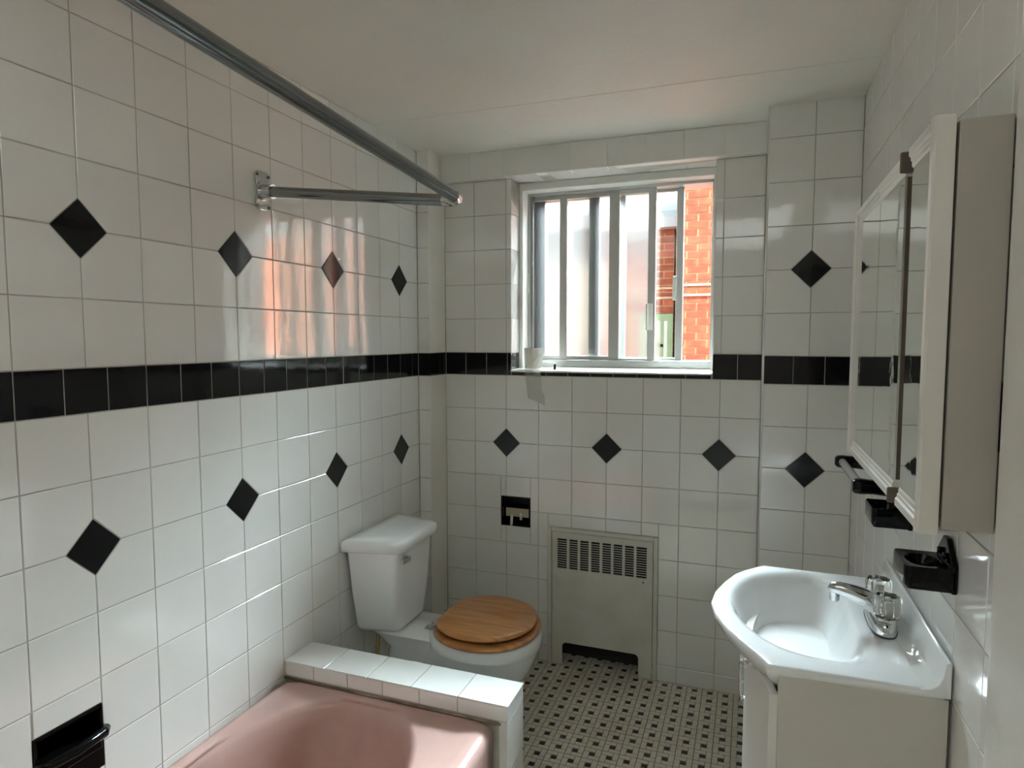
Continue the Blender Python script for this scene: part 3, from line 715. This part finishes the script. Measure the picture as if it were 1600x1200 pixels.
# ------------------------------------------------------------------ mirror cabinet
t = thing('mirror_cabinet', (1.69, -1.15, 1.16), 'three-door mirrored medicine cabinet with white moulded frame on the right wall', 'medicine cabinet')
CX, CZ0, CZ1 = 1.624, 1.162, 1.773
MB().box(1.6535, -1.600, 1.171, 1.7185, -.845, 1.765).build('body', CAB, t, bevel=.0015)
def moulding(ya, yb, zin, zout):
    """top or bottom moulding strip along y; profile steps inward from outer edge"""
    s = 1 if zout > zin else -1; h_ = abs(zout-zin)
    pr_ = [(CX+.0245, zout), (CX+.002, zout), (CX-.002, zout-s*.004), (CX-.002, zout-s*h_*.42), (CX+.001, zout-s*h_*.5), (CX+.001, zout-s*h_*.62), (CX+.003, zout-s*h_*.68), (CX+.003, zout-s*h_*.84), (CX+.006, zin), (CX+.0245, zin)]
    return MB().prism(pr_, ya, yb, 'y')
def stile(ya, yb, inner):
    ins = .012
    if inner == 'near': pr_ = [(CX+.0245, ya), (CX+.001, ya), (CX-.002, ya+.004), (CX-.002, yb-ins), (CX+.005, yb), (CX+.0245, yb)]
    else: pr_ = [(CX+.0245, ya), (CX+.005, ya), (CX-.002, ya+ins), (CX-.002, yb-.004), (CX+.001, yb), (CX+.0245, yb)]
    return MB().prism(pr_, CZ0, CZ1, 'z')
HM = .038
MOULD = mat('shaded_white_moulding', (.66, .63, .57), .35)  # white paint toned down to beige, its shade is in the colour
for (ya, yb, far, near) in ((-1.153, -.835, 1, 0), (-1.386, -1.155, 0, 0), (-1.600, -1.438, 0, 1)):
    dr = MB().box(CX+.008, ya+.001, CZ0+.004, CX+.0255, yb-.001, CZ1-.004).build('door', MOULD if near else EDGE, t)
    moulding(ya+(.024 if near else 0), yb-(.05 if far else 0), CZ1-HM, CZ1).build('moulding', MOULD, dr)
    moulding(ya+(.024 if near else 0), yb-(.05 if far else 0), CZ0+HM, CZ0).build('moulding', MOULD, dr)
    if far: stile(yb-.060, yb, 'far').build('stile', MOULD, dr)
    if near: stile(ya, ya+.032, 'near').build('stile', MOULD, dr)
    MB().box(CX+.0045, ya+(.030 if near else 0.0005), CZ0+HM-.002, CX+.008, yb-(.058 if far else 0.0005), CZ1-HM+.002).build('mirror', MIRROR, dr)
for (z0_, z1_) in ((CZ0, CZ0+.022), (CZ1-.030, CZ1)):
    MB().box(CX-.006, -1.395, z0_-.003, CX+.0245, -1.387, z1_+.003).build('end_cap', EDGE, t, bevel=.003, seg=3)
MB().tube([(1.645, -1.154, 1.765), (1.645, -1.154, 1.790)], .006, 8).build('hinge_pin', EDGE, t)
MB().tube([(1.645, -1.40, 1.765), (1.645, -1.40, 1.790)], .006, 8).build('hinge_pin', EDGE, t)

# ------------------------------------------------------------------ black ceramic fittings on right wall
t = thing('towel_bar', (RX, -.85, 1.1), 'grey acrylic towel bar on black ceramic posts below the mirrored cabinet', 'towel bar')
for y in (-.635, -.97):
    lo = []
    for (x, k) in ((RX-.001, 1.0), (RX-.008, .95), (RX-.03, .62), (RX-.06, .55), (RX-.085, .60), (RX-.098, .55), (RX-.103, .38)):
        lo.append([(x, y+.030*k*math.cos(2*PI*i/24)*((abs(math.cos(2*PI*i/24))**4+abs(math.sin(2*PI*i/24))**4)**-.25), 1.098+.030*k*math.sin(2*PI*i/24)*((abs(math.cos(2*PI*i/24))**4+abs(math.sin(2*PI*i/24))**4)**-.25)) for i in range(24)])
    MB().loft(lo).build('post', BCER, t, auto=.7)
MB().tube([(RX-.085, -.635, 1.098), (RX-.085, -.97, 1.098)], .011, 16).build('bar', ACRYBAR, t, auto=.8)

def dish(name, y, z, label, cat, hole):
    t = thing(name, (RX, y, z), label, cat)
    h2 = .052
    MB().prism([(y-h2, z-.035), (y+h2, z-.035), (y+h2, z+.015), (y+.012, z+.052), (y-.012, z+.052), (y-h2, z+.015)], RX-.010, RX-.0005, 'x').build('back_plate', BCER, t, bevel=.003)
    b = MB()
    dx = .080; yo = .048
    top = [(RX-.005, y-h2), (RX-dx+.004, y-h2), (RX-dx, y-h2+.004), (RX-dx, y+h2-.004), (RX-dx+.004, y+h2), (RX-.005, y+h2)]
    # tray as ring with a sunken oval
    c_ = Vector((RX-.043, y)); m_ = 80
    o_ = radial([tuple(p) for p in top], c_, m_)
    inn = [c_+Vector((.026*math.cos(2*PI*i/m_), .034*math.sin(2*PI*i/m_))) for i in range(m_)]
    b.loft([L3(mix(o_, [c_]*m_, .12), z-.034), L3(o_, z-.026), L3(o_, z+.004), L3(mix(o_, [c_]*m_, .04), z+.008), L3(mix(o_, inn, .9), z+.006), L3(inn, z+.002), L3(mix(inn, [c_]*m_, .15), z-.010), L3(mix(inn, [c_]*m_, .6), z-.014)])
    b.build('tray', BCER, t, auto=.7)
    for dy in (-.018, .018): MB().tube([(RX-.0105, y+dy, z+.022), (RX-.016, y+dy, z+.022)], .006, 10).build('lug', BCER, t, smooth=True)
    return t
dish('soap_dish', -1.385, 1.052, 'black ceramic soap dish on the right wall, directly above the sink faucet', 'soap dish', 1)
dish('tumbler_holder', -1.058, 1.070, 'black ceramic holder tucked under the cabinet corner, between towel bar and nearer dish', 'tumbler holder', 1)

# ------------------------------------------------------------------ paper on the sill
t = thing('paper_towel', (.45, .0, 1.31), 'crumpled thin white paper hanging over the left end of the window sill', 'paper')
def sheet(rows):
    n_ = len(rows[0]); vv = [p for r_ in rows for p in r_]; ff = [(j*n_+i, j*n_+i+1, (j+1)*n_+i+1, (j+1)*n_+i) for j in range(len(rows)-1) for i in range(n_-1)]
    return MB().poly(vv, ff)
r1 = []
for j in range(8):
    s = j/7; z = 1.318+.092*s
    r1.append([(.428+.085*u-.004*s, .045-.040*math.sin(PI*u)*(.6+.4*s), z+.002*math.sin(9*u)) for u in [i/10 for i in range(11)]])
sheet(r1).build('standing_fold', mat('stiff_paper', (.74, .70, .64), .7), t, smooth=True)
path = [(.03, 1.385, .0), (.012, 1.345, 0), (-.012, 1.319, 0), (-.0205, 1.306, 0), (-.021, 1.275, .0), (-.016, 1.235, 0), (-.009, 1.195, 0), (-.006, 1.160, 0)]
r2 = []
for j, (y, z, _) in enumerate(path):
    s = j/7; a = .443+.020*s; c = .520+.008*s+(.014 if j > 5 else 0)
    if j == 0: a = .500
    if j == 1: a = .466
    r2.append([(a+(c-a)*u, y-.004*math.sin(7*u+j), z+(.03*(1-u) if j == 7 else 0)) for u in [i/8 for i in range(9)]])
sheet(r2).build('hanging_sheet', PAPER, t, smooth=True)

for o in THINGS: rebase(o)
bpy.context.view_layer.update()
print('objects', len(sc.objects), 'tris', sum(len(m.polygons) for m in bpy.data.meshes))
